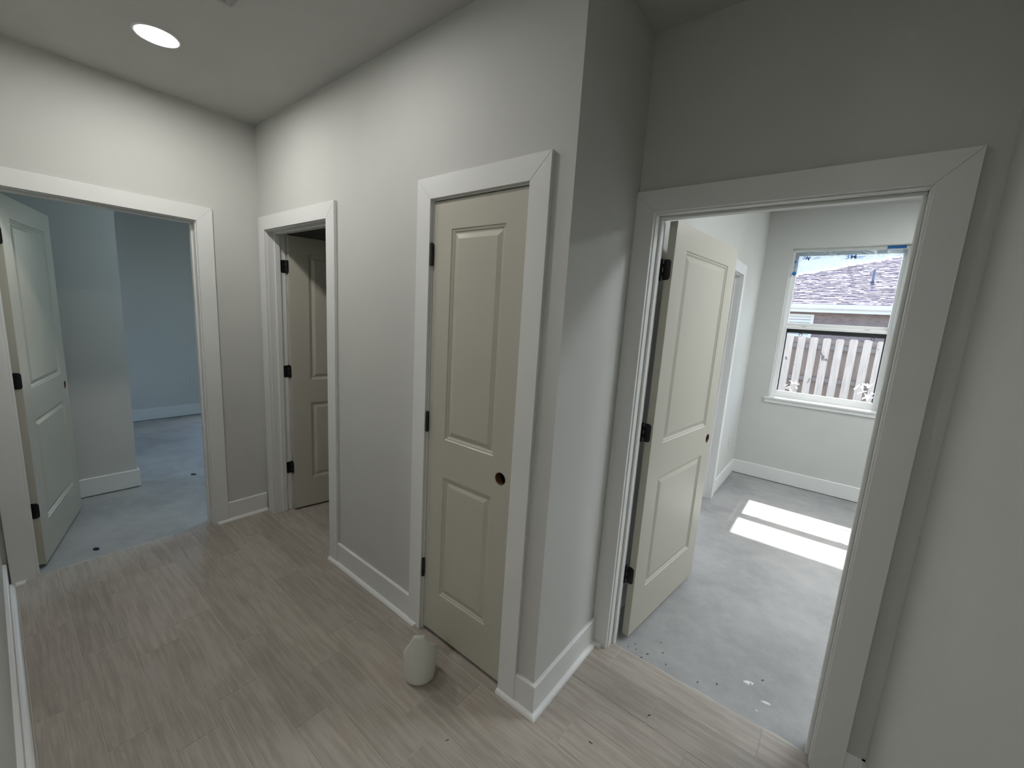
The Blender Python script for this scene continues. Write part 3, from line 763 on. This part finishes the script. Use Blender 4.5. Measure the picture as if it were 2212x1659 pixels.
# stepped shingle courses; left end cut along the hip
bm = BM(); SL = .5; ex = .106; n = 66; cl = math.sqrt(1+SL*SL)
for k in range(n):
    t0, t1 = k*ex/cl, (k+1)*ex/cl+.004; th = .024
    hipx = lambda t: -4.2+1.81*t
    y0, y1 = 12.93+t0, 12.93+t1; z0, z1 = 2.405+SL*t0, 2.405+SL*t1
    # split along x in tabs of varying thickness so the course edge looks ragged
    x = hipx(t0); X = 12.3
    cuts = [x]; rnd = random.Random(k)
    while cuts[-1] < 6: cuts.append(cuts[-1]+rnd.uniform(.06, .18))
    cuts.append(X)
    for a, b in zip(cuts, cuts[1:]):
        h = th*rnd.choice((.35, .7, .9, 1.05, 1.25))
        l0, l1 = max(a, hipx(t0)), max(a, hipx(t1))
        if b <= l1: continue
        v = [bm.verts.new(p) for p in ((l0, y0, z0-.01), (b, y0, z0-.01), (b, y0-h*.3, z0+h), (l0, y0-h*.3, z0+h), (l1, y1, z1+.002), (b, y1, z1+.002))]
        bm.faces.new((v[0], v[1], v[2], v[3])); bm.faces.new((v[3], v[2], v[5], v[4]))
        bm.faces.new((v[0], v[3], v[4])); bm.faces.new((v[1], v[5], v[2])); bm.faces.new((v[0], v[4], v[5], v[1]))
hpart('shingle_roof', bm, SHING)
bm = BM(); tt = n*ex/cl
v = [bm.verts.new(p) for p in ((-4.2, 12.93, 2.39), (-4.2+1.81*tt, 12.93+tt, 2.39+SL*tt), (-4.2+1.81*tt, 24-tt, 2.39+SL*tt), (-4.2, 24, 2.39))]
bm.faces.new(v); hpart('hip_slope', bm, SHING)
# house window with white blinds
bm = BM(); frame4(bm, -1.25, .065, 1.0, 2.13, 13.36, 13.40, .07, .07, .07, .07); hw = hpart('house_window', bm, EXTW)
bm = BM()
for i in range(12): box(bm, -1.18, -.005, 13.385, 13.395, 1.07+i*.083, 1.07+i*.083+.068)
b_ = hpart('blinds', bm, EXTW, hw)
# plumbing vent pipe through the roof
bm = BM(); cyl(bm, (1.202, 14.27, 3.00), (1.202, 14.27, 3.46), .028, n=20)
vp = hpart('vent_pipe', bm, paint('pipe_grey', (.16, .18, .26), .6), smooth=False)
bm = BM(); cyl(bm, (1.202, 14.27, 3.02), (1.202, 14.27, 3.14), .060, .036, n=20); hpart('pipe_boot', bm, paint('boot_grey', (.10, .10, .12), .7), vp)

# ------------------------------------------------------------------ daylight
w = bpy.data.worlds.new('sky'); sc.world = w; w.use_nodes = True
nt = w.node_tree; sky = nt.nodes.new('ShaderNodeTexSky'); bg = nt.nodes['Background']
sky.sky_type = 'NISHITA'; sky.sun_disc = False; sky.sun_elevation = R(51.3); sky.sun_rotation = 0.0
sky.dust_density = 2.0; sky.air_density = 1.0
nt.links.new(sky.outputs['Color'], bg.inputs['Color']); bg.inputs['Strength'].default_value = .75
sl = bpy.data.lights.new('sun', 'SUN'); sl.energy = 11.0; sl.angle = R(.55); sl.color = (1, .97, .92)
so = bpy.data.objects.new('sun', sl); C.objects.link(so)
so.rotation_euler = Vector((0, -.80, -1)).to_track_quat('-Z', 'Y').to_euler(); so.location = (0, 8, 12)

# ------------------------------------------------------------------ camera
cam = bpy.data.cameras.new('camera'); co = bpy.data.objects.new('camera', cam); C.objects.link(co)
yaw, pit, rol = .6624, -.1654, .0620
f = Vector((-math.sin(yaw)*math.cos(pit), math.cos(yaw)*math.cos(pit), math.sin(pit)))
r = Vector((math.cos(yaw), math.sin(yaw), 0)); u = r.cross(f)
r2 = r*math.cos(rol)+u*math.sin(rol); u2 = -r*math.sin(rol)+u*math.cos(rol)
M = Matrix((r2, u2, -f)).transposed().to_4x4(); M.translation = (.7577, -1.235, 1.5932)
co.matrix_world = M
cam.sensor_fit = 'HORIZONTAL'; cam.sensor_width = 36; cam.lens = 891.129/2212*36; cam.clip_start = .01; cam.clip_end = 200
sc.camera = co

sc.view_settings.view_transform = 'Standard'; sc.view_settings.look = 'None'
sc.view_settings.exposure = 0; sc.view_settings.gamma = 1; sc.view_settings.use_curve_mapping = False
cy = sc.cycles
cy.max_bounces = 14; cy.diffuse_bounces = 8; cy.transparent_max_bounces = 12; cy.sample_clamp_indirect = 8
cy.caustics_reflective = False; cy.caustics_refractive = False
cy.use_denoising = True
